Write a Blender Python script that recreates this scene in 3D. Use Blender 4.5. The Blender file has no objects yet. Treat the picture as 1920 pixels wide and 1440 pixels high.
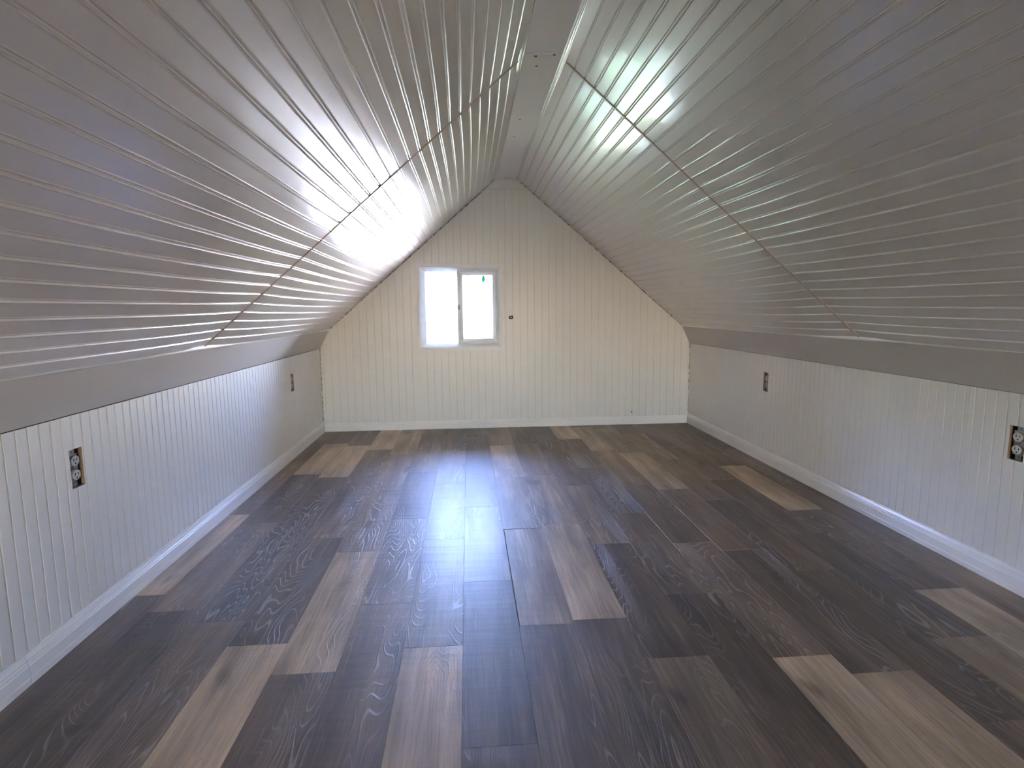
# Attic room under a steep roof: white bead-board walls, glossy ribbed ceiling, vinyl plank floor.
# Room axes: X to the right, Y towards the gable window, Z up; metres; the camera stands above (0, 0).
import bpy, bmesh, math, random
from mathutils import Matrix, Vector

random.seed(7)
sc = bpy.context.scene
col = sc.collection

# ------------------------------------------------------------------ room dimensions
CAM_H = 0.87
D = 4.2155            # gable wall
BACK = -4.40          # wall behind the camera
XL, XR = -1.0577, 1.6481          # knee walls
ZK = 0.6117                        # top of the knee walls
BL, BR, ZB = (-0.9839), 1.5810, 0.7404   # top edge of the sloping knee boards
RL, RR, ZR = 0.2077, 0.3696, 1.7728      # ridge board
YS = 2.2407                        # joint between the two ceiling runs

# ------------------------------------------------------------------ camera
cam_d = bpy.data.cameras.new('camera')
cam = bpy.data.objects.new('camera', cam_d)
col.objects.link(cam)
sc.camera = cam
pitch, yaw, roll, fpx = 0.12922, 0.074127, -0.010052, 1086.67
F = Vector((math.sin(yaw) * math.cos(pitch), math.cos(yaw) * math.cos(pitch), -math.sin(pitch)))
R0 = Vector((math.cos(yaw), -math.sin(yaw), 0))
U0 = R0.cross(F)
Rr = R0 * math.cos(roll) + U0 * math.sin(roll)
Ur = -R0 * math.sin(roll) + U0 * math.cos(roll)
m = Matrix(((Rr.x, Ur.x, -F.x, 0), (Rr.y, Ur.y, -F.y, 0), (Rr.z, Ur.z, -F.z, CAM_H), (0, 0, 0, 1)))
cam.matrix_world = m
cam_d.sensor_fit = 'HORIZONTAL'
cam_d.sensor_width = 36.0
cam_d.lens = fpx / 1920 * 36.0
cam_d.clip_start = 0.01
cam_d.clip_end = 2000

# ------------------------------------------------------------------ sky, sun, exposure
SKY, SUN, EXPO = 1.0, 9.0, 4.28
world = bpy.data.worlds.new('sky')
sc.world = world
world.use_nodes = True
wn = world.node_tree.nodes
wl = world.node_tree.links
wn.clear()
wo = wn.new('ShaderNodeOutputWorld')
bg = wn.new('ShaderNodeBackground')
sky = wn.new('ShaderNodeTexSky')
sky.sky_type = 'NISHITA'
sky.sun_disc = False
sky.sun_elevation = math.radians(52)
sky.sun_rotation = math.radians(265)
sky.dust_density = 0.4
sky.ozone_density = 4.0
bg.inputs['Strength'].default_value = SKY
wb_ = wn.new('ShaderNodeMix')                           # white balance of the daylight
wb_.data_type = 'RGBA'
wb_.blend_type = 'MULTIPLY'
wb_.inputs[0].default_value = 1.0
wb_.inputs[7].default_value = (1.21, 0.965, 1.14, 1)
wl.new(sky.outputs[0], wb_.inputs[6])
wl.new(wb_.outputs[2], bg.inputs[0])
wl.new(bg.outputs[0], wo.inputs[0])
sun_d = bpy.data.lights.new('sun', 'SUN')
sun_d.energy = SUN
sun_d.angle = math.radians(0.53)
sun_d.color = (1.0, 0.95, 0.86)
sun = bpy.data.objects.new('sun', sun_d)
col.objects.link(sun)
sun.location = (-10, 0, 14)
sun.rotation_euler = Vector((0.61, 0.05, -0.79)).to_track_quat('-Z', 'Y').to_euler()
sc.view_settings.view_transform = 'Standard'
sc.view_settings.look = 'None'
sc.view_settings.gamma = 1.0
sc.view_settings.use_curve_mapping = False
sc.view_settings.exposure = EXPO
sc.cycles.max_bounces = 16
sc.cycles.diffuse_bounces = 10
sc.cycles.glossy_bounces = 6
sc.cycles.transparent_max_bounces = 12
sc.cycles.caustics_reflective = True
sc.cycles.sample_clamp_indirect = 20.0


# ------------------------------------------------------------------ helpers
def tag(o, label=None, cat=None, group=None, kind=None):
    if label: o['label'] = label
    if cat: o['category'] = cat
    if group: o['group'] = group
    if kind: o['kind'] = kind
    return o


def empty(name, loc=(0, 0, 0)):
    o = bpy.data.objects.new(name, None)
    o.empty_display_size = 0.1
    o.location = loc
    col.objects.link(o)
    return o


class MB:
    """collects polygons; build() links them as ONE mesh object"""
    def __init__(s):
        s.v, s.f, s.m = [], [], []

    def poly(s, pts, mat=0):
        i = len(s.v)
        s.v += [tuple(p) for p in pts]
        s.f.append(tuple(range(i, i + len(pts))))
        s.m.append(mat)

    def box(s, a, b, mat=0):
        x0, y0, z0 = a
        x1, y1, z1 = b
        P = lambda i, j, k: ((x0, x1)[i], (y0, y1)[j], (z0, z1)[k])
        for q in (((0,0,0),(0,1,0),(1,1,0),(1,0,0)), ((0,0,1),(1,0,1),(1,1,1),(0,1,1)),
                  ((0,0,0),(1,0,0),(1,0,1),(0,0,1)), ((1,0,0),(1,1,0),(1,1,1),(1,0,1)),
                  ((1,1,0),(0,1,0),(0,1,1),(1,1,1)), ((0,1,0),(0,0,0),(0,0,1),(0,1,1))):
            s.poly([P(*c) for c in q], mat)

    def prism(s, prof, axis_fn, t0, t1, mat=0):
        """closed profile [(a, b)...] swept from t0 to t1; axis_fn(a, b, t) -> point"""
        n = len(prof)
        for i in range(n):
            p, q = prof[i], prof[(i + 1) % n]
            s.poly([axis_fn(*p, t0), axis_fn(*q, t0), axis_fn(*q, t1), axis_fn(*p, t1)], mat)
        s.poly([axis_fn(*p, t0) for p in prof][::-1], mat)
        s.poly([axis_fn(*p, t1) for p in prof], mat)

    def ngon_disc(s, c, u, w, r, h, n=12, mat=0, squash=1.0):
        """short cylinder; c centre of its back, u / w in-plane axes, h height along u x w"""
        c, u, w = Vector(c), Vector(u), Vector(w)
        nn = u.cross(w).normalized() * h
        ring = [c + u * (r * math.cos(2 * math.pi * i / n)) + w * (r * squash * math.sin(2 * math.pi * i / n)) for i in range(n)]
        s.poly([p + nn for p in ring], mat)
        for i in range(n):
            a, b = ring[i], ring[(i + 1) % n]
            s.poly([a, b, b + nn, a + nn], mat)

    def mesh(s, name, mats, merge=True, bevel=0.0):
        me = bpy.data.meshes.new(name)
        me.from_pydata(s.v, [], s.f)
        for mt in mats: me.materials.append(mt)
        me.polygons.foreach_set('material_index', s.m)
        bm = bmesh.new()
        bm.from_mesh(me)
        if merge: bmesh.ops.remove_doubles(bm, verts=bm.verts, dist=1e-5)
        bmesh.ops.recalc_face_normals(bm, faces=bm.faces)
        if bevel:
            eds = [e for e in bm.edges if len(e.link_faces) == 2 and e.calc_face_angle(0) > 0.6]
            bmesh.ops.bevel(bm, geom=eds, offset=bevel, segments=2, profile=0.6, affect='EDGES', clamp_overlap=True)
        bm.to_mesh(me)
        bm.free()
        return me

    def build(s, name, mats, parent=None, merge=True, bevel=0.0):
        if not isinstance(mats, (list, tuple)): mats = [mats]
        o = bpy.data.objects.new(name, s.mesh(name, mats, merge, bevel))
        col.objects.link(o)
        if parent: o.parent = parent
        return o


# ------------------------------------------------------------------ materials
def new_mat(name):
    mt = bpy.data.materials.new(name)
    mt.use_nodes = True
    nt = mt.node_tree
    return mt, nt, nt.nodes['Principled BSDF']


def N(nt, kind, **kw):
    n = nt.nodes.new(kind)
    for k, v in kw.items():
        if k in n.inputs: n.inputs[k].default_value = v
        else: setattr(n, k, v)
    return n


def paint(name, c, rough=0.5, spec=0.5, var=0.04, scale=6.0, bump=0.0, bscale=40.0, bdist=0.001, wave=0.0, wscale=(3, 3, 3), metal=0.0):
    mt, nt, p = new_mat(name)
    L = nt.links.new
    tc = N(nt, 'ShaderNodeTexCoord')
    nz = N(nt, 'ShaderNodeTexNoise', Scale=scale, Detail=4.0)
    L(tc.outputs['Object'], nz.inputs['Vector'])
    mr = N(nt, 'ShaderNodeMapRange')
    mr.inputs['To Min'].default_value = 1 - var
    mr.inputs['To Max'].default_value = 1 + var
    L(nz.outputs[0], mr.inputs['Value'])
    mx = N(nt, 'ShaderNodeMix', data_type='RGBA', blend_type='MULTIPLY')
    mx.inputs[0].default_value = 1.0
    mx.inputs[6].default_value = (*c, 1)
    L(mr.outputs[0], mx.inputs[7])
    L(mx.outputs[2], p.inputs['Base Color'])
    p.inputs['Roughness'].default_value = rough
    p.inputs['Specular IOR Level'].default_value = spec
    p.inputs['Metallic'].default_value = metal
    last = None
    if bump:
        n2 = N(nt, 'ShaderNodeTexNoise', Scale=bscale, Detail=3.0)
        L(tc.outputs['Object'], n2.inputs['Vector'])
        b = N(nt, 'ShaderNodeBump', Strength=bump, Distance=bdist)
        L(n2.outputs[0], b.inputs['Height'])
        last = b
    if wave:
        geo = N(nt, 'ShaderNodeNewGeometry')
        mp = N(nt, 'ShaderNodeMapping')
        mp.inputs['Scale'].default_value = wscale
        L(geo.outputs['Position'], mp.inputs['Vector'])
        n3 = N(nt, 'ShaderNodeTexNoise', Scale=1.0, Detail=2.0)
        L(mp.outputs[0], n3.inputs['Vector'])
        b = N(nt, 'ShaderNodeBump', Strength=1.0, Distance=wave)
        L(n3.outputs[0], b.inputs['Height'])
        if last: L(last.outputs[0], b.inputs['Normal'])
        last = b
    if last: L(last.outputs[0], p.inputs['Normal'])
    return mt


def floor_material():
    mt, nt, p = new_mat('vinyl_plank')
    L = nt.links.new
    tc = N(nt, 'ShaderNodeTexCoord')
    oi = N(nt, 'ShaderNodeObjectInfo')
    off = N(nt, 'ShaderNodeVectorMath', operation='SCALE')
    cx = N(nt, 'ShaderNodeCombineXYZ', X=17.0, Y=43.0, Z=91.0)
    L(cx.outputs[0], off.inputs[0])
    L(oi.outputs['Random'], off.inputs['Scale'])
    add = N(nt, 'ShaderNodeVectorMath', operation='ADD')
    L(tc.outputs['Object'], add.inputs[0])
    L(off.outputs[0], add.inputs[1])

    def stretched(sx, sy, detail, rough=0.5, dist=0.0):
        mp = N(nt, 'ShaderNodeMapping')
        mp.inputs['Scale'].default_value = (sx, sy, 1)
        L(add.outputs[0], mp.inputs['Vector'])
        n = N(nt, 'ShaderNodeTexNoise', Scale=1.0, Detail=detail, Roughness=rough, Distortion=dist)
        L(mp.outputs[0], n.inputs['Vector'])
        return n.outputs[0]

    def math1(op, a, b=None, clamp=False):
        n = N(nt, 'ShaderNodeMath', operation=op, use_clamp=clamp)
        for i, x in enumerate((a, b)):
            if x is None: continue
            if isinstance(x, (int, float)): n.inputs[i].default_value = x
            else: L(x, n.inputs[i])
        return n.outputs[0]

    def remap(x, a, b, c, d):
        n = N(nt, 'ShaderNodeMapRange')
        for k, v in (('From Min', a), ('From Max', b), ('To Min', c), ('To Max', d)): n.inputs[k].default_value = v
        L(x, n.inputs['Value'])
        return n.outputs[0]

    fine = stretched(170, 5, 5, 0.7)
    broad = stretched(16, 1.6, 3)
    blotch = stretched(5, 2.2, 2)
    ring = stretched(8.5, 1.3, 2, 0.45, 0.3)             # contour lines of this field draw the cathedral grain
    lines = math1('PINGPONG', math1('MULTIPLY', ring, 32.0), 0.5)
    lines = remap(lines, 0.36, 0.48, 0.0, 1.0)
    mask = remap(stretched(7, 0.9, 2), 0.46, 0.60, 0.0, 1.0)
    fmask = remap(fine, 0.56, 0.74, 0.0, 1.0)
    grain = math1('MAXIMUM', math1('MULTIPLY', lines, mask), math1('MULTIPLY', fmask, 0.45))
    knots = remap(stretched(11, 5, 1), 0.71, 0.80, 1.0, 0.55)
    tone = math1('MULTIPLY', remap(broad, 0.3, 0.7, 0.6, 1.4), remap(fine, 0.3, 0.7, 0.7, 1.3))
    tone = math1('MULTIPLY', tone, math1('MULTIPLY', remap(blotch, 0.35, 0.7, 0.75, 1.2), knots))
    c1 = N(nt, 'ShaderNodeMix', data_type='RGBA', blend_type='MULTIPLY')
    c1.inputs[0].default_value = 1.0
    L(oi.outputs['Color'], c1.inputs[6])
    L(tone, c1.inputs[7])
    c2 = N(nt, 'ShaderNodeMix', data_type='RGBA')
    L(math1('MULTIPLY', grain, 0.5), c2.inputs[0])
    L(c1.outputs[2], c2.inputs[6])
    c2.inputs[7].default_value = (0.42, 0.38, 0.34, 1)
    L(c2.outputs[2], p.inputs['Base Color'])
    L(remap(grain, 0, 1, 0.50, 0.38), p.inputs['Roughness'])
    
    p.inputs['Specular IOR Level'].default_value = 0.9
    p.inputs['Coat Weight'].default_value = 0.12
    p.inputs['Coat Roughness'].default_value = 0.24
    b1 = N(nt, 'ShaderNodeBump', Strength=0.8, Distance=0.0008)
    L(grain, b1.inputs['Height'])
    geo = N(nt, 'ShaderNodeNewGeometry')
    mp = N(nt, 'ShaderNodeMapping')
    mp.inputs['Scale'].default_value = (3, 24, 1)
    L(geo.outputs['Position'], mp.inputs['Vector'])
    n3 = N(nt, 'ShaderNodeTexNoise', Scale=1.0, Detail=2.0)
    L(mp.outputs[0], n3.inputs['Vector'])
    b2 = N(nt, 'ShaderNodeBump', Strength=1.0, Distance=0.0018)
    L(n3.outputs[0], b2.inputs['Height'])
    L(b1.outputs[0], b2.inputs['Normal'])
    L(b2.outputs[0], p.inputs['Normal'])
    return mt


def glass_material(name, tint):
    mt = bpy.data.materials.new(name)
    mt.use_nodes = True
    nt = mt.node_tree
    nt.nodes.clear()
    out = N(nt, 'ShaderNodeOutputMaterial')
    mix = N(nt, 'ShaderNodeMixShader')
    tr = N(nt, 'ShaderNodeBsdfTransparent', Color=(*tint, 1))
    gl = N(nt, 'ShaderNodeBsdfGlossy', Roughness=0.02)
    fr = N(nt, 'ShaderNodeFresnel', IOR=1.45)
    nt.links.new(fr.outputs[0], mix.inputs[0])
    nt.links.new(tr.outputs[0], mix.inputs[1])
    nt.links.new(gl.outputs[0], mix.inputs[2])
    nt.links.new(mix.outputs[0], out.inputs[0])
    return mt


M = {
    'ceiling': paint('ceiling_vinyl', (0.69, 0.635, 0.565), 0.36, 0.6, 0.02, 4, bump=0.25, bscale=9, bdist=0.002, wave=0.006, wscale=(5, 2.5, 5)),
    'ridge': paint('ridge_board_vinyl', (0.78, 0.74, 0.69), 0.25, 0.5, 0.05, 8, bump=0.3, bscale=12, bdist=0.001),
    'groove': paint('ceiling_groove', (0.82, 0.74, 0.66), 0.25),
    'seam': paint('ceiling_seam', (0.52, 0.39, 0.31), 0.35),
    'wall': paint('bead_board_paint', (0.82, 0.78, 0.71), 0.34, 0.5, 0.03, 3, bump=0.1, bscale=60),
    'bead': paint('bead_groove', (0.78, 0.69, 0.59), 0.4),
    'shell': paint('wall_core', (0.55, 0.5, 0.45), 0.8),
    'raw': paint('raw_panel_edge', (0.33, 0.20, 0.10), 0.8, 0.2, 0.2, 40),
    'trim': paint('trim_paint', (0.88, 0.84, 0.78), 0.3, 0.5, 0.03, 5),
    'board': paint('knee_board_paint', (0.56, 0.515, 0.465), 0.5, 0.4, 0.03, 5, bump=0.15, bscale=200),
    'gap': paint('gap_dirt', (0.13, 0.10, 0.075), 0.9, 0.1, 0.4, 60),
    'vinyl': paint('window_vinyl', (0.80, 0.82, 0.82), 0.35, 0.5, 0.10, 22),
    'plank': floor_material(),
    'glass': glass_material('window_glass', (0.95, 0.98, 0.97)),
    'tinted': glass_material('warm_fill_glass', (0.87, 0.88, 0.785)),  # tint warms the fill light from the added back window
    'steel': paint('galvanised_strap', (0.36, 0.34, 0.31), 0.45, 0.5, 0.25, 60, metal=0.3),
    'receptacle': paint('receptacle_plastic', (0.60, 0.55, 0.49), 0.4),
    'box': paint('outlet_box_plastic', (0.025, 0.03, 0.045), 0.6),
    'dark': paint('dark_hole', (0.012, 0.012, 0.014), 0.9, 0.1),
    'nail': paint('nail_rust', (0.10, 0.07, 0.05), 0.6),
    'lawn': paint('lawn_grass', (0.20, 0.205, 0.115), 0.9, 0.2, 0.25, 1.2),
    'bush': paint('bank_foliage', (0.17, 0.22, 0.09), 0.9, 0.2, 0.4, 1.5),
    'gravel': paint('gravel', (0.56, 0.49, 0.40), 0.9, 0.2, 0.12, 3),
    'latch': paint('latch_grey', (0.35, 0.37, 0.38), 0.4),
}
def caulk_material():
    mt, nt, p = new_mat('dirty_caulk')
    tc = N(nt, 'ShaderNodeTexCoord')
    nz = N(nt, 'ShaderNodeTexNoise', Scale=38.0, Detail=5.0, Roughness=0.7)
    nt.links.new(tc.outputs['Object'], nz.inputs['Vector'])
    r = N(nt, 'ShaderNodeValToRGB')
    r.color_ramp.elements[0].position = 0.40
    r.color_ramp.elements[0].color = (0.10, 0.06, 0.04, 1)
    r.color_ramp.elements[1].position = 0.56
    r.color_ramp.elements[1].color = (0.72, 0.66, 0.58, 1)
    nt.links.new(nz.outputs[0], r.inputs[0])
    nt.links.new(r.outputs[0], p.inputs['Base Color'])
    p.inputs['Roughness'].default_value = 0.7
    return mt


M['caulk'] = caulk_material()
cp = M['ceiling'].node_tree.nodes['Principled BSDF']         # clear skin over the ceiling vinyl
cp.inputs['Coat Weight'].default_value = 0.8
cp.inputs['Coat Roughness'].default_value = 0.15
gm, gnt, gp = new_mat('green_plastic')
gp.inputs['Base Color'].default_value = (0.04, 0.55, 0.28, 1)
gp.inputs['Roughness'].default_value = 0.3
gtl = N(gnt, 'ShaderNodeBsdfTranslucent', Color=(0.035, 0.22, 0.13, 1))
gmx = N(gnt, 'ShaderNodeMixShader')
gmx.inputs[0].default_value = 0.7
gnt.links.new(gp.outputs[0], gmx.inputs[1])
gnt.links.new(gtl.outputs[0], gmx.inputs[2])
gnt.links.new(gmx.outputs[0], gnt.nodes['Material Output'].inputs[0])
M['green'] = gm

# ------------------------------------------------------------------ ground outside the window
lawn = MB()
lawn.box((-90, -160, -3.0), (1.2, D + 160, -2.8))
tag(lawn.build('lawn', M['lawn']), 'green lawn outside, below the gable window on the left', 'lawn', kind='structure')
yard = MB()
yard.box((1.2, -160, -3.0), (90, D + 160, -2.8))
tag(yard.build('gravel_yard', M['gravel']), 'pale gravel yard outside, below the gable window on the right', 'yard', kind='structure')

# wooded bank rising beside the house on the left: it shows as the green sheen on the right-hand slope
bank = MB()
nx, ny = 14, 30
rb = random.Random(11)
grid = [[(-3.2 - 11.0 * i / nx + rb.uniform(-.3, .3), 1.0 + 34.0 * j / ny + rb.uniform(-.4, .4),
          -2.8 + 8.4 * (i / nx) ** 0.9 + (rb.uniform(-.45, .45) if 0 < i else -0.05)) for j in range(ny + 1)] for i in range(nx + 1)]
for i in range(nx):
    for j in range(ny):
        bank.poly([grid[i][j], grid[i + 1][j], grid[i + 1][j + 1], grid[i][j + 1]])
for j in range(ny):
    a, b = grid[nx][j], grid[nx][j + 1]
    bank.poly([a, (a[0] - 8, a[1], -2.8), (b[0] - 8, b[1], -2.8), b])
tag(bank.build('wooded_bank', M['bush']), 'green wooded bank outside to the left of the gable window', 'hill', kind='structure')

# ------------------------------------------------------------------ room shell
def slab(name, prof, y0, y1, mat, label, cat):
    mb = MB()
    mb.prism(prof, lambda a, b, t: (a, t, b), y0, y1)
    return tag(mb.build(name, mat), label, cat, kind='structure')

floor = MB()
floor.box((XL - 0.3, BACK - 0.2, -0.25), (XR + 0.3, D + 0.12, -0.0045))
floor = tag(floor.build('floor', M['gap']), 'floor of dark grey-brown wood-look vinyl planks', 'floor', kind='structure')
wall_left = slab('wall_left', [(XL - 0.30, -0.1), (XL - 0.062, -0.1), (XL - 0.062, ZB + 0.1), (XL - 0.30, ZB + 0.1)], BACK - 0.2, D + 0.12,
                 M['shell'], 'low white bead-board knee wall on the left', 'wall')
wall_right = slab('wall_right', [(XR + 0.062, -0.1), (XR + 0.30, -0.1), (XR + 0.30, ZB + 0.1), (XR + 0.062, ZB + 0.1)], BACK - 0.2, D + 0.12,
                  M['shell'], 'low white bead-board knee wall on the right', 'wall')

# slopes: s runs up the slope from the knee board, n points out of the room
sl_l = Vector((RL - BL, 0, ZR - ZB)); LEN_L = sl_l.length; tl = sl_l.normalized(); nl = Vector((-tl.z, 0, tl.x))
sl_r = Vector((RR - BR, 0, ZR - ZB)); LEN_R = sl_r.length; tr_ = sl_r.normalized(); nr = Vector((-tr_.z, 0, tr_.x)) * -1
def on_l(s, d, y): p = Vector((BL, y, ZB)) + tl * s + nl * d; return p
def on_r(s, d, y): p = Vector((BR, y, ZB)) + tr_ * s + nr * d; return p

cl = MB()
cl.prism([(-0.35, 0.03), (LEN_L + 0.02, 0.03), (LEN_L + 0.12, 0.13), (-0.35, 0.13)], on_l, BACK - 0.2, D + 0.12)
cl.prism([(-0.35, 0.03), (LEN_R + 0.02, 0.03), (LEN_R + 0.12, 0.13), (-0.35, 0.13)], on_r, BACK - 0.2, D + 0.12)
cl.box((RL - 0.12, BACK - 0.2, ZR + 0.03), (RR + 0.12, D + 0.12, ZR + 0.18))
ceiling = tag(cl.build('ceiling', M['shell'], merge=False), 'steep white glossy ribbed ceiling of narrow boards on both roof slopes', 'ceiling', kind='structure')

# ------------------------------------------------------------------ ceiling boards
def sag(y):
    """how far a board hangs into the room"""
    d = abs(y - YS)
    s = 0.013 * (1 - math.exp(-d / 0.30))
    if y >= YS: s *= 1 - math.exp(-max(D - y, 0) / 0.25)
    return s

def board_mesh(name, pitch, y0, y1, n):
    prof = [(0, 0.0022), (0.0016, 0.0022), (0.0030, 0.0), (0.0044, -0.0009), (0.0066, 0.0),
            (pitch / 2, 0.0), (pitch - 0.0066, 0.0), (pitch - 0.0044, -0.0009), (pitch - 0.0030, 0.0), (pitch - 0.0016, 0.0022), (pitch, 0.0022)]
    mb = MB()
    ys = [y0 + (y1 - y0) * i / n for i in range(n + 1)]
    for i in range(n):
        for j in range(len(prof) - 1):
            (a, d0), (b, d1) = prof[j], prof[j + 1]
            sa, sb = sag(ys[i]), sag(ys[i + 1])
            mb.poly([(a, ys[i], d0 - sa), (b, ys[i], d1 - sa), (b, ys[i + 1], d1 - sb), (a, ys[i + 1], d0 - sb)],
                    1 if j in (0, 9) else 0)
    top = 0.012
    for yy in (0, n):                                    # close the ends and the back
        y = ys[yy]; sg = sag(y)
        mb.poly([(a, y, d - sg) for a, d in prof] + [(pitch, y, top), (0, y, top)])
    mb.poly([(0, y0, top), (pitch, y0, top), (pitch, y1, top), (0, y1, top)])
    me = mb.mesh(name, [M['ceiling'], M['groove']])
    for pl in me.polygons: pl.use_smooth = False
    return me

def frame_matrix(x, n, o):
    y = Vector((0, 1, 0))
    return Matrix(((x.x, y.x, n.x, o.x), (x.y, y.y, n.y, o.y), (x.z, y.z, n.z, o.z), (0, 0, 0, 1)))

NB = 32
for side, (t, nrm, base, length) in enumerate(((tl, nl, Vector((BL, 0, ZB)), LEN_L), (-tr_, nr, Vector((RR, 0, ZR)), LEN_R))):
    pitch_b = length / NB
    for y0, y1, n in ((YS + 0.002, D - 0.004, 22), (BACK, YS - 0.002, 36)):
        me = board_mesh('ceiling_board', pitch_b, y0, y1, n)
        for k in range(NB):
            o = bpy.data.objects.new('ceiling_board', me)
            o.matrix_world = frame_matrix(t, nrm, base + t * (pitch_b * k))
            o.parent = ceiling
            col.objects.link(o)

# ridge board in two lengths, with the nails that hold it
for y0, y1, dz in ((YS - 0.045, D - 0.003, 0.0), (BACK, YS - 0.048, 0.0012)):
    mb = MB()
    mb.box((RL + 0.003, y0, ZR + 0.001 + dz), (RR - 0.003, y1, ZR + 0.016))
    mb.build('ridge_board', M['ridge'], ceiling, bevel=0.001)
for x, y, r in ((0.275, 2.30, .003), (0.262, 2.215, .0035), (0.328, 2.20, .0035), (0.268, 2.92, .0028), (0.262, 3.2, .0025),
                (0.272, 4.17, .003), (0.297, 4.17, .003)):
    mb = MB()
    mb.ngon_disc((x, y, ZR + 0.0012), (1, 0, 0), (0, -1, 0), r * 1.5, 0.002, 8)
    mb.build('nail', M['nail'], ceiling)

# rails along both edges of the ridge board
for i, (x, s) in enumerate(((RL, 1), (RR, -1))):
    mb = MB()
    prof = [(x - s * 0.009, ZR - 0.0090), (x - s * 0.005, ZR - 0.0095), (x + s * 0.001, ZR - 0.0030), (x + s * 0.006, ZR - 0.0015),
            (x + s * 0.009, ZR - 0.0050), (x + s * 0.012, ZR - 0.0030), (x + s * 0.012, ZR + 0.004), (x - s * 0.004, ZR + 0.012)]
    mb.prism(prof, lambda a, b, t: (a, t, b), BACK, D - 0.003)
    tag(mb.build('trim_%d' % (i + 1), M['ceiling']),
        'glossy white rail along the %s edge of the ridge board' % ('left', 'right')[i], 'trim', kind='structure')

# joint strips across both slopes
for i, (fn, ln) in enumerate(((on_l, LEN_L), (on_r, LEN_R))):
    mb = MB()
    mb.prism([(-0.0065, 0.006), (-0.0065, -0.0016), (-0.004, -0.0034), (0.004, -0.0034), (0.0065, -0.0016), (0.0065, 0.006)],
             lambda a, b, t: fn(t, b, YS + a), 0.0, ln)
    tag(mb.build('trim_%d' % (i + 3), M['seam']), 'thin tan joint strip running up the %s ceiling slope' % ('left', 'right')[i], 'trim', kind='structure')

# ------------------------------------------------------------------ sloping knee boards with a rounded top trim
for i, (xw, xb, s) in enumerate(((XL, BL, 1), (XR, BR, -1))):
    v = Vector((xb - xw, 0, ZB - ZK)); ln = v.length; v.normalize()
    n_out = Vector((-v.z * s, 0, v.x * s))                 # away from the room
    base = Vector((xw, 0, ZK))
    P = lambda a, b, t: base + v * a + n_out * b + Vector((0, t, 0))
    kb = empty('trim_%d' % (i + 5), (xw, (BACK + D) / 2, ZK))
    tag(kb, 'sloping white board between the %s knee wall and the ceiling' % ('left', 'right')[i], 'trim', kind='structure')
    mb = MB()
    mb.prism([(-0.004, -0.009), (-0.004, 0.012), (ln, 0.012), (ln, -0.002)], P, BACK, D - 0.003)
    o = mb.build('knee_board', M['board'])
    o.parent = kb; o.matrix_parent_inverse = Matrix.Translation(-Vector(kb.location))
    mb = MB()
    mb.prism([(ln - 0.010, -0.004), (ln - 0.008, -0.008), (ln - 0.002, -0.009), (ln + 0.004, -0.006), (ln + 0.006, 0.0), (ln, 0.008), (ln - 0.010, 0.004)], P, BACK, D - 0.003)
    o = mb.build('top_rail', M['trim'])
    o.parent = kb; o.matrix_parent_inverse = Matrix.Translation(-Vector(kb.location))

# ------------------------------------------------------------------ bead-board sheets on the walls
TH = 0.009
def bead_columns(a, b, pitch, phase):
    """breaks along a sheet and how deep its face lies at each: grooves every <pitch>"""
    out = [(a, 0.0)]
    k = math.ceil((a + 0.006 - phase) / pitch)
    while phase + k * pitch < b - 0.006:
        c = phase + k * pitch
        out += [(c - 0.0032, 0.0), (c - 0.0018, 0.0013), (c + 0.0018, 0.0013), (c + 0.0032, 0.0)]
        k += 1
    out.append((b, 0.0))
    return out

def bead_sheet(name, parent, a, b, z0, ztop, pitch, phase, place, holes=()):
    """sheet from a to b; ztop(s) its top; holes [(s0, s1, z0, z1)]; place(s, z, depth) -> point"""
    cols = bead_columns(a, b, pitch, phase)
    for h in holes:
        cols = [c for c in cols if not (h[0] - 0.004 < c[0] < h[0] + 0.004 or h[1] - 0.004 < c[0] < h[1] + 0.004)]
        cols += [(h[0], 0.0), (h[1], 0.0)]
    cols.sort()
    mb = MB()
    for (s0, d0), (s1, d1) in zip(cols, cols[1:]):
        spans = [(z0, None)]
        for h in holes:
            if s0 >= h[0] - 1e-6 and s1 <= h[1] + 1e-6:
                spans = [(z0, h[2]), (h[3], None)]
        g = 1 if (d0 > 0 and d1 > 0) else 0
        for lo, hi in spans:
            h0, h1 = (hi, hi) if hi is not None else (ztop(s0), ztop(s1))
            if min(h0, h1) - lo < 0.001: continue
            mb.poly([place(s0, lo, d0), place(s1, lo, d1), place(s1, h1, d1), place(s0, h0, d0)], g)
            mb.poly([place(s0, lo, TH), place(s1, lo, TH), place(s1, h1, TH), place(s0, h0, TH)], 0)
            if hi is None: mb.poly([place(s0, h0, d0), place(s1, h1, d1), place(s1, h1, TH), place(s0, h0, TH)], 2)
    for s in (a, b):
        mb.poly([place(s, z0, 0), place(s, ztop(s), 0), place(s, ztop(s), TH), place(s, z0, TH)], 0)
    for h in holes:                                        # raw edges of the cut-outs
        c = [(h[0], h[2]), (h[1], h[2]), (h[1], h[3]), (h[0], h[3])]
        for p, q in zip(c, c[1:] + c[:1]):
            mb.poly([place(*p, 0), place(*q, 0), place(*q, TH), place(*p, TH)], 2)
    return mb.build(name, [M['wall'], M['bead'], M['raw']], parent, merge=False)

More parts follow.
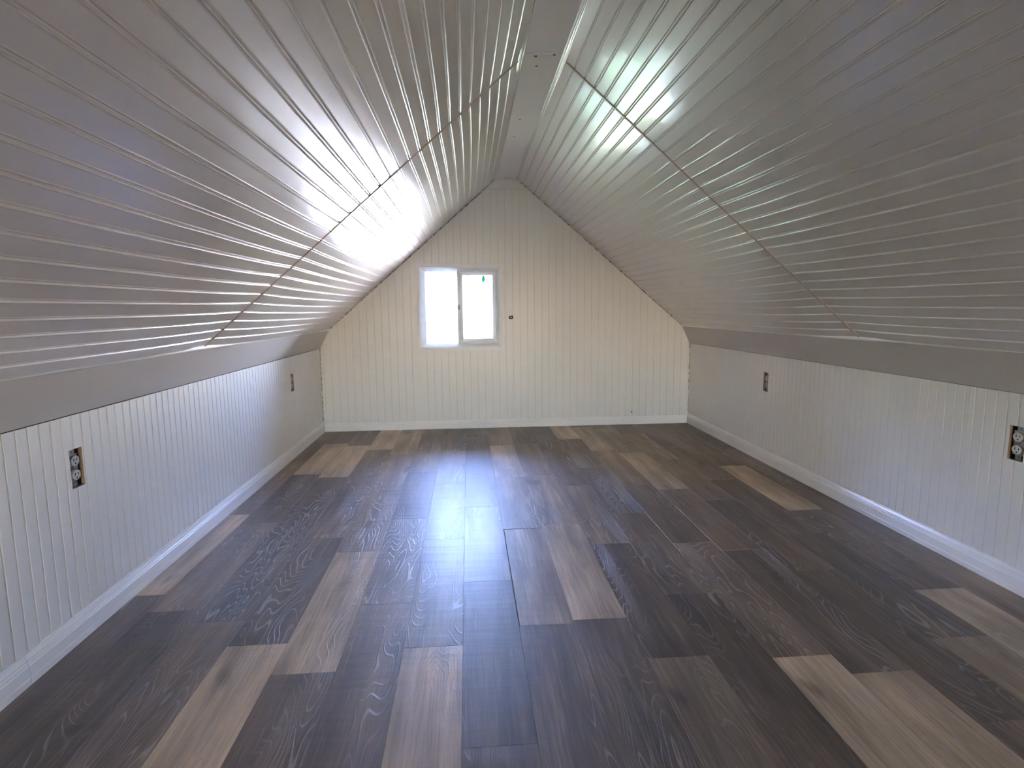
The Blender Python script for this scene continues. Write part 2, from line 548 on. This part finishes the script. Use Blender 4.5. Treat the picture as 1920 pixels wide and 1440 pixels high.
OUT = {'left': [(1.603, 0.457), (3.535, 0.444)], 'right': [(1.597, 0.450), (3.090, 0.451)]}
HW, HH = 0.0255, 0.0525
for wall, x, s, key in ((wall_left, XL, -1, 'left'), (wall_right, XR, 1, 'right')):
    edges = [BACK, -3.104, -1.884, -0.664, 0.556, 1.776, 2.996, D]
    for a, b in zip(edges, edges[1:]):
        hs = [(y - HW, y + HW, z - HH, z + HH) for y, z in OUT[key] if a < y < b]
        bead_sheet('bead_board_sheet', wall, a + 0.0004, b - 0.0004, 0.001, lambda q: ZK - (0.012 if s < 0 else 0.010), 0.0385, 0.02,
                   lambda q, z, d, x=x, s=s: (x + s * d, q, z), hs)

# gable wall
gw = MB()
WX0, WX1, WZ0, WZ1 = -0.352, 0.252, 0.586, 1.180           # opening
y0, y1 = D + TH, D + 0.12
for a, b in (((XL - 0.3, y0, -0.1), (WX0, y1, 2.0)), ((WX1, y0, -0.1), (XR + 0.3, y1, 2.0)),
             ((WX0, y0, -0.1), (WX1, y1, WZ0)), ((WX0, y0, WZ1), (WX1, y1, 2.0))):
    gw.box(a, b)
wall_far = tag(gw.build('wall_far', M['wall'], merge=False), 'white bead-board gable wall at the far end, around the window', 'wall', kind='structure')

def rake(x):
    if x < BL: return ZK + (ZB - ZK) * (x - XL) / (BL - XL)
    if x < RL: return ZB + (ZR - ZB) * (x - BL) / (RL - BL)
    if x < RR: return ZR
    if x < BR: return ZR - (ZR - ZB) * (x - RR) / (BR - RR)
    return ZB - (ZB - ZK) * (x - BR) / (XR - BR)

pf = lambda q, z, d: (q, D + d, z)
ztop = lambda q: min(rake(q), 1.706)
fx = [XL, -0.36, 0.31, 0.86, XR]
for a, b in zip(fx, fx[1:]):
    hs = [(WX0, WX1, WZ0, WZ1)] if a < 0 < b else []
    bead_sheet('bead_board_sheet', wall_far, a + 0.0003, b - 0.0003, 0.001, ztop, 0.0523, 0.012, pf, hs)
mb = MB()                                                  # plain peak piece above the sheets
xa, xb_ = RL - (ZR - 1.710) * (RL - BL) / (ZR - ZB), RR + (ZR - 1.710) * (BR - RR) / (ZR - ZB)
mb.prism([(xa, 1.7105), (xb_, 1.7105), (RR, ZR), (RL, ZR)], lambda a, b, t: (a, t, b), D + 0.001, D + TH)
mb.build('peak_piece', M['wall'], wall_far)

BX0, BX1, BZ0, BZ1 = -0.24, 0.84, 0.40, 1.34            # unseen window opening, added behind the camera to light the gable wall
# dirty caulk beads where the slopes and the knee walls meet the gable wall
for i, (p, q, lab) in enumerate((((BL, ZB), (RL, ZR), 'dirty caulk line where the left ceiling slope meets the gable wall'),
                                 ((BR, ZB), (RR, ZR), 'dirty caulk line where the right ceiling slope meets the gable wall'),
                                 ((XL, 0.075), (XL, ZK - 0.012), 'caulk line in the left corner of the gable wall'),
                                 ((XR, 0.075), (XR, ZK - 0.010), 'caulk line in the right corner of the gable wall'))):
    u = Vector((q[0] - p[0], 0, q[1] - p[1]))
    ln = u.length
    u.normalize()
    side = 1 if i % 2 == 0 else -1
    nin = Vector((u.z * side, 0, -u.x * side))              # into the room
    mb = MB()
    mb.prism([(-0.002, 0.002), (0.005, 0.0), (0.004, -0.0025), (0.0, -0.005), (-0.002, -0.005)],
             lambda a, b, t: Vector((p[0], D + b, p[1])) + u * t + nin * (a + (0.001 if i < 2 else 0)), 0, ln)
    tag(mb.build('trim_%d' % (i + 7), M['caulk']), lab, 'trim', kind='structure')

wb = MB()
for a, b in (((XL - 0.3, BACK - 0.12, -0.1), (BX0, BACK - 0.001, 2.0)), ((BX1, BACK - 0.12, -0.1), (XR + 0.3, BACK - 0.001, 2.0)),
             ((BX0, BACK - 0.12, -0.1), (BX1, BACK - 0.001, BZ0)), ((BX0, BACK - 0.12, BZ1), (BX1, BACK - 0.001, 2.0))):
    wb.box(a, b)
tag(wb.build('wall_back', M['wall']), 'plain white wall behind the camera', 'wall', kind='structure')

# ------------------------------------------------------------------ baseboards
prof = [(0, 0), (0.0125, 0), (0.0125, 0.016), (0.0115, 0.018), (0.0115, 0.044), (0.0095, 0.047), (0.0095, 0.051), (0.0075, 0.054), (0.0075, 0.058),
        (0.0035, 0.066), (0.003, 0.070), (0, 0.0705)]
prof = [(a, b * 1.03) for a, b in prof]
bb = [('baseboard_left', lambda a, b, t: (XL + a, t, b), [(BACK, 1.35), (1.351, D)], 'white moulded baseboard along the left knee wall'),
      ('baseboard_right', lambda a, b, t: (XR - a, t, b), [(BACK, 1.35), (1.351, D)], 'white moulded baseboard along the right knee wall'),
      ('baseboard_far', lambda a, b, t: (t, D - a, b * 0.82), [(XL + 0.012, 0.965), (0.9665, XR - 0.012)], 'white moulded baseboard along the gable wall under the window')]
for name, fn, runs, lab in bb:
    e = empty(name, fn(0, 0, (runs[0][0] + runs[-1][1]) / 2))
    tag(e, lab, 'baseboard', kind='structure')
    for a, b in runs:
        mb = MB()
        mb.prism(prof, fn, a, b)
        o = mb.build('moulding', M['trim'])
        o.parent = e; o.matrix_parent_inverse = Matrix.Translation(-Vector(e.location))

# ------------------------------------------------------------------ floor planks
PW, PL, X0 = 0.154, 0.712, 0.124
phase = {-8: 1.778, -7: 1.67, -6: 1.60, -5: 1.47, -4: 1.335, -3: 2.367, -2: 1.42, -1: 1.06, 0: 2.21, 1: 1.515, 2: 2.03, 3: 3.768, 4: 3.43,
         5: 2.64, 6: 1.75, 7: 2.05, 8: 2.30, 9: 1.95}
light = {(-8, 2.1): 1, (-7, 3.4): .8, (-6, 3.3): .75, (-5, 1.2): 1, (-5, 3.9): .8, (-4, 1.7): .8, (-4, 3.8): .5, (-2, 1.2): .75, (-2, .6): .3, (0, 3.3): .5,
         (1, 1.9): .8, (3, 4.1): .6, (4, 3.7): .4, (5, 3.0): .5, (8, 2.6): .8, (8, 1.3): .7, (4, 1.0): 1, (5, .9): .6, (-8, 3.2): .15, (-3, 1.9): .1,
         (0, 1.9): .35, (0, 2.5): .2, (1, 2.6): .35, (-2, 1.8): .15, (-1, 2.4): .2, (6, 2.0): -.15, (7, 2.3): -.1, (-7, 2.5): -.35, (-6, 1.8): -.4,
         (-7, 1.4): -.3, (-6, 2.4): -.35, (-5, 1.8): -.4, (2, 1.6): -.35, (2, 2.3): .15, (3, 2.2): -.05, (6, 1.2): -.2, (7, 1.5): -.25, (5, 1.5): -.2, (3, 1.4): -.3}
DARK, PALE = (0.155, 0.104, 0.066), (0.58, 0.42, 0.26)
cache = {}
def plank(x0, x1, y0, y1, tone, dz):
    w, l = round(x1 - x0, 4), round(y1 - y0, 4)
    if (w, l) not in cache:
        mb = MB()
        b = 0.0004
        lo = [(0, 0), (w, 0), (w, l), (0, l)]
        hi = [(b, b), (w - b, b), (w - b, l - b), (b, l - b)]
        mb.poly([(*p, 0) for p in hi])
        for i in range(4):
            j = (i + 1) % 4
            mb.poly([(*lo[i], -b), (*lo[j], -b), (*hi[j], 0), (*hi[i], 0)])
            mb.poly([(*lo[i], -0.004), (*lo[j], -0.004), (*lo[j], -b), (*lo[i], -b)])
        mb.poly([(*p, -0.004) for p in lo[::-1]])
        cache[(w, l)] = mb.mesh('plank', [M['plank']])
    o = bpy.data.objects.new('plank', cache[(w, l)])
    o.location = (x0, y0, dz)
    o.color = tone
    o.parent = floor
    col.objects.link(o)

rng = random.Random(3)
for i in range(-8, 10):
    x0, x1 = X0 + PW * i, X0 + PW * (i + 1)
    x0, x1 = max(x0, XL + 0.001), min(x1, XR - 0.001)
    k0 = math.floor((BACK - phase[i]) / PL)
    y = phase[i] + k0 * PL
    while y < D:
        a, b = max(y, BACK), min(y + PL, D - 0.001)
        if b - a > 0.01:
            t = rng.uniform(-0.25, 0.22)
            for (r, yy), v in light.items():
                if r == i and y <= yy < y + PL: t = v
            h = rng.uniform(-0.02, 0.02)
            if t >= 0: c = [d + (p - d) * t for d, p in zip(DARK, PALE)]
            else: c = [d * (1 + t) for d in DARK]
            ga = 0.0001
            xs = 0.0
            if i == 0 and abs(y + PL - 2.21) < 0.01: b -= 0.004; xs = 0.0022      # the open joint in the middle of the floor
            plank(x0 + ga + xs, x1 - ga, a + ga, b - ga, (c[0] * (1 + h), c[1], c[2] * (1 - h), 1), rng.uniform(-0.00015, 0.00015))
        y += PL

# ------------------------------------------------------------------ gable window (two-pane slider)
wc = Vector((-0.0502, D, 0.882))
win = empty('window_1', wc)
tag(win, 'small white sliding window in the gable wall with two bright panes', 'window', kind='structure')

def ring(mb, xo0, xo1, zo0, zo1, xi0, xi1, zi0, zi1, yo, yi, yb, mat=0):
    """picture-frame moulding: outer rectangle at depth yo, inner rectangle at depth yi, back at yb"""
    O = [(xo0, zo0), (xo1, zo0), (xo1, zo1), (xo0, zo1)]
    I = [(xi0, zi0), (xi1, zi0), (xi1, zi1), (xi0, zi1)]
    for k in range(4):
        j = (k + 1) % 4
        V = lambda p, y: (p[0], y, p[1])
        mb.poly([V(O[k], yo), V(O[j], yo), V(I[j], yi), V(I[k], yi)], mat)
        mb.poly([V(I[k], yi), V(I[j], yi), V(I[j], yb), V(I[k], yb)], mat)
        mb.poly([V(O[k], yo), V(O[j], yo), V(O[j], yb), V(O[k], yb)], mat)
        mb.poly([V(O[k], yb), V(O[j], yb), V(I[j], yb), V(I[k], yb)], mat)

mb = MB()
ring(mb, -.312, .312, -.309, .309, -.296, .296, -.292, .292, -0.004, -0.0055, 0.004)
mb.build('casing', M['trim'], win, bevel=0.0008)
mb = MB()
ring(mb, -.2975, .2975, -.2935, .2935, -.288, .288, -.284, .284, -0.007, -0.002, 0.09)
mb.build('jamb_liner', M['trim'], win)
mb = MB()
ring(mb, -.288, .288, -.284, .284, -.278, .272, -.276, .276, 0.007, 0.014, 0.085)
ring(mb, -.278, .272, -.276, .276, -.251, .262, -.257, .257, 0.014, 0.038, 0.085)
mb.build('frame', M['vinyl'], win, merge=False)
sash = MB()
ring(sash, -.025, .268, -.262, .262, -.006, .250, -.250, .250, 0.018, 0.014, 0.068)
ring(sash, -.006, .250, -.250, .250, .016, .229, -.225, .229, 0.014, 0.027, 0.068)
sash = sash.build('sash', M['vinyl'], win, merge=False)
mb = MB(); mb.box((.010, .040, -.230), (.234, .043, .234)); mb.build('glass_pane', M['glass'], sash)
mb = MB(); mb.box((-.256, .070, -.262), (-.006, .073, .262)); mb.build('glass_pane', M['glass'], win)
mb = MB()
mb.box((-.020, .010, -.016), (-.006, .022, .020))
mb.box((-.030, .004, -.006), (-.010, .012, .004))
mb.build('latch', M['latch'], sash, merge=False, bevel=0.001)

fill_win = empty('fill_window', ((BX0 + BX1) / 2, BACK - 0.06, (BZ0 + BZ1) / 2))  # out of view, added to let fill light in from behind
tag(fill_win, 'unseen white window added behind the camera as a fill light', 'window', kind='structure')
w_, h_ = (BX1 - BX0) / 2, (BZ1 - BZ0) / 2
mb = MB()
ring(mb, -w_, w_, -h_, h_, -w_ + .04, w_ - .04, -h_ + .04, h_ - .04, -0.025, -0.015, 0.03)
mb.box((-.02, -.02, -h_ + .03), (.02, .03, h_ - .03))
mb.build('frame', M['vinyl'], fill_win, merge=False)
mb = MB(); mb.box((-w_ + .03, 0, -h_ + .03), (w_ - .03, .004, h_ - .03)); mb.build('glass_pane', M['tinted'], fill_win)

# green tag hanging on the right-hand pane
mb = MB()
orn = [(0, .030), (.010, .010), (.012, -.004), (.004, -.020), (-.002, -.030), (-.009, -.012), (-.011, .004)]
mb.prism([(a * 1.3, b * 1.15) for a, b in orn], lambda a, b, t: (a, t, b), -0.001, 0.001)
mb.box((-.0006, -.0006, .028), (.0006, .0006, .050))
o = mb.build('window_ornament', M['green'], merge=False)
o.location = (0.115, D + 0.036, 1.084)
tag(o, 'small green diamond-shaped ornament hanging against the right window pane', 'ornament')

# ------------------------------------------------------------------ uncovered outlets in the knee walls
def outlet_parts():
    """local axes: x along the wall, z up, -y into the room; y = 0 is the wall face"""
    bx = MB()
    w, h = 0.028, 0.054
    bx.box((-w, 0.0115, -h), (-w + .002, 0.052, h)); bx.box((w - .002, 0.0115, -h), (w, 0.052, h))
    bx.box((-w, 0.0115, -h), (w, 0.052, -h + .002)); bx.box((-w, 0.0115, h - .002), (w, 0.052, h))
    bx.box((-w, 0.050, -h), (w, 0.052, h))
    st = MB()
    st.box((-.010, .0095, -.051), (.010, .0110, -.036)); st.box((-.010, .0095, .036), (.010, .0110, .051))
    st.box((-.0205, .0110, -.037), (.0205, .0125, .037))
    body = MB()
    body.box((-.0165, .0125, -.034), (.0165, .038, .034))
    faces = []
    for zc in (-.0195, .0195):
        f = MB()
        f.ngon_disc((0, .0110, zc), (1, 0, 0), (0, 0, 1), .0165, .0085, 16, squash=.82)
        for x, hgt in ((-.006, .008), (.006, .0065)):
            f.box((x - .0011, .0020, zc + .001 - hgt / 2 + .002), (x + .0011, .0027, zc + .001 + hgt / 2 + .002), 1)
        f.ngon_disc((0, .0027, zc - .0075), (1, 0, 0), (0, 0, 1), .0024, .0006, 8, 1)
        faces.append(f)
    scr = []
    for zc in (-.043, .043, 0):
        s = MB()
        s.ngon_disc((0, .0095, zc), (1, 0, 0), (0, 0, 1), .0033, .002, 10)
        scr.append(s)
    return bx, st, body, faces, scr

def make_outlet(label):
    t = empty('outlet')
    bx, st, body, faces, scr = outlet_parts()
    bx.build('outlet_box', M['box'], t, merge=False)
    st.build('mounting_strap', M['steel'], t, merge=False)
    body.build('receptacle_body', M['receptacle'], t)
    for f in faces: f.build('receptacle_face', [M['receptacle'], M['dark']], t, merge=False)
    for s in scr: s.build('screw', M['steel'], t)
    return tag(t, label, 'outlet', 'uncovered outlets in the knee walls')

def copy_tree(o, label):
    c = o.copy(); col.objects.link(c); c['label'] = label
    for ch in o.children:
        k = ch.copy(); col.objects.link(k); k.parent = c
    return c

first = make_outlet('uncovered electrical outlet in the left knee wall nearest the camera')
spots = [(first, XL, OUT['left'][0], -1),
         (copy_tree(first, 'uncovered electrical outlet in the left knee wall near the gable corner, seen edge-on'), XL, OUT['left'][1], -1),
         (copy_tree(first, 'uncovered electrical outlet in the right knee wall nearest the camera, at the picture edge'), XR, OUT['right'][0], 1),
         (copy_tree(first, 'uncovered electrical outlet in the right knee wall nearer the gable corner'), XR, OUT['right'][1], 1)]
for o, x, (y, z), s in spots:
    o.location = (x, y, z)
    o.rotation_euler = (0, 0, math.radians(90) if s < 0 else math.radians(-90))

# ------------------------------------------------------------------ two holes in the gable wall
mb = MB()
rim = [(-.016, .004), (-.012, .010), (-.004, .009), (.002, .011), (.008, .014), (.014, .010), (.016, .002), (.015, -.008), (.008, -.012), (-.004, -.013), (-.012, -.010), (-.016, -.003)]
mb.prism(rim, lambda a, b, t: (a, t, b), -0.0025, 0.0)
mb.prism([(a * .5, b * .45) for a, b in rim], lambda a, b, t: (a, t, b), -0.005, -0.0025, 1)
o = mb.build('cable_hole', [M['dark'], M['latch']], merge=False)
o.location = (0.310, D - 0.0002, 0.808)
tag(o, 'small dark cable hole in the gable wall just right of the window', 'hole')
mb = MB()
mb.prism([(-.006, -.002), (-.004, -.004), (.004, -.004), (.006, -.001), (.005, .003), (-.004, .003)], lambda a, b, t: (a, t, b), -0.002, 0.0)
o = mb.build('cable_hole', M['dark'])
o.location = (1.212, D - 0.0002, 0.093)
tag(o, 'tiny dark hole low in the gable wall above the baseboard near the right corner', 'hole')
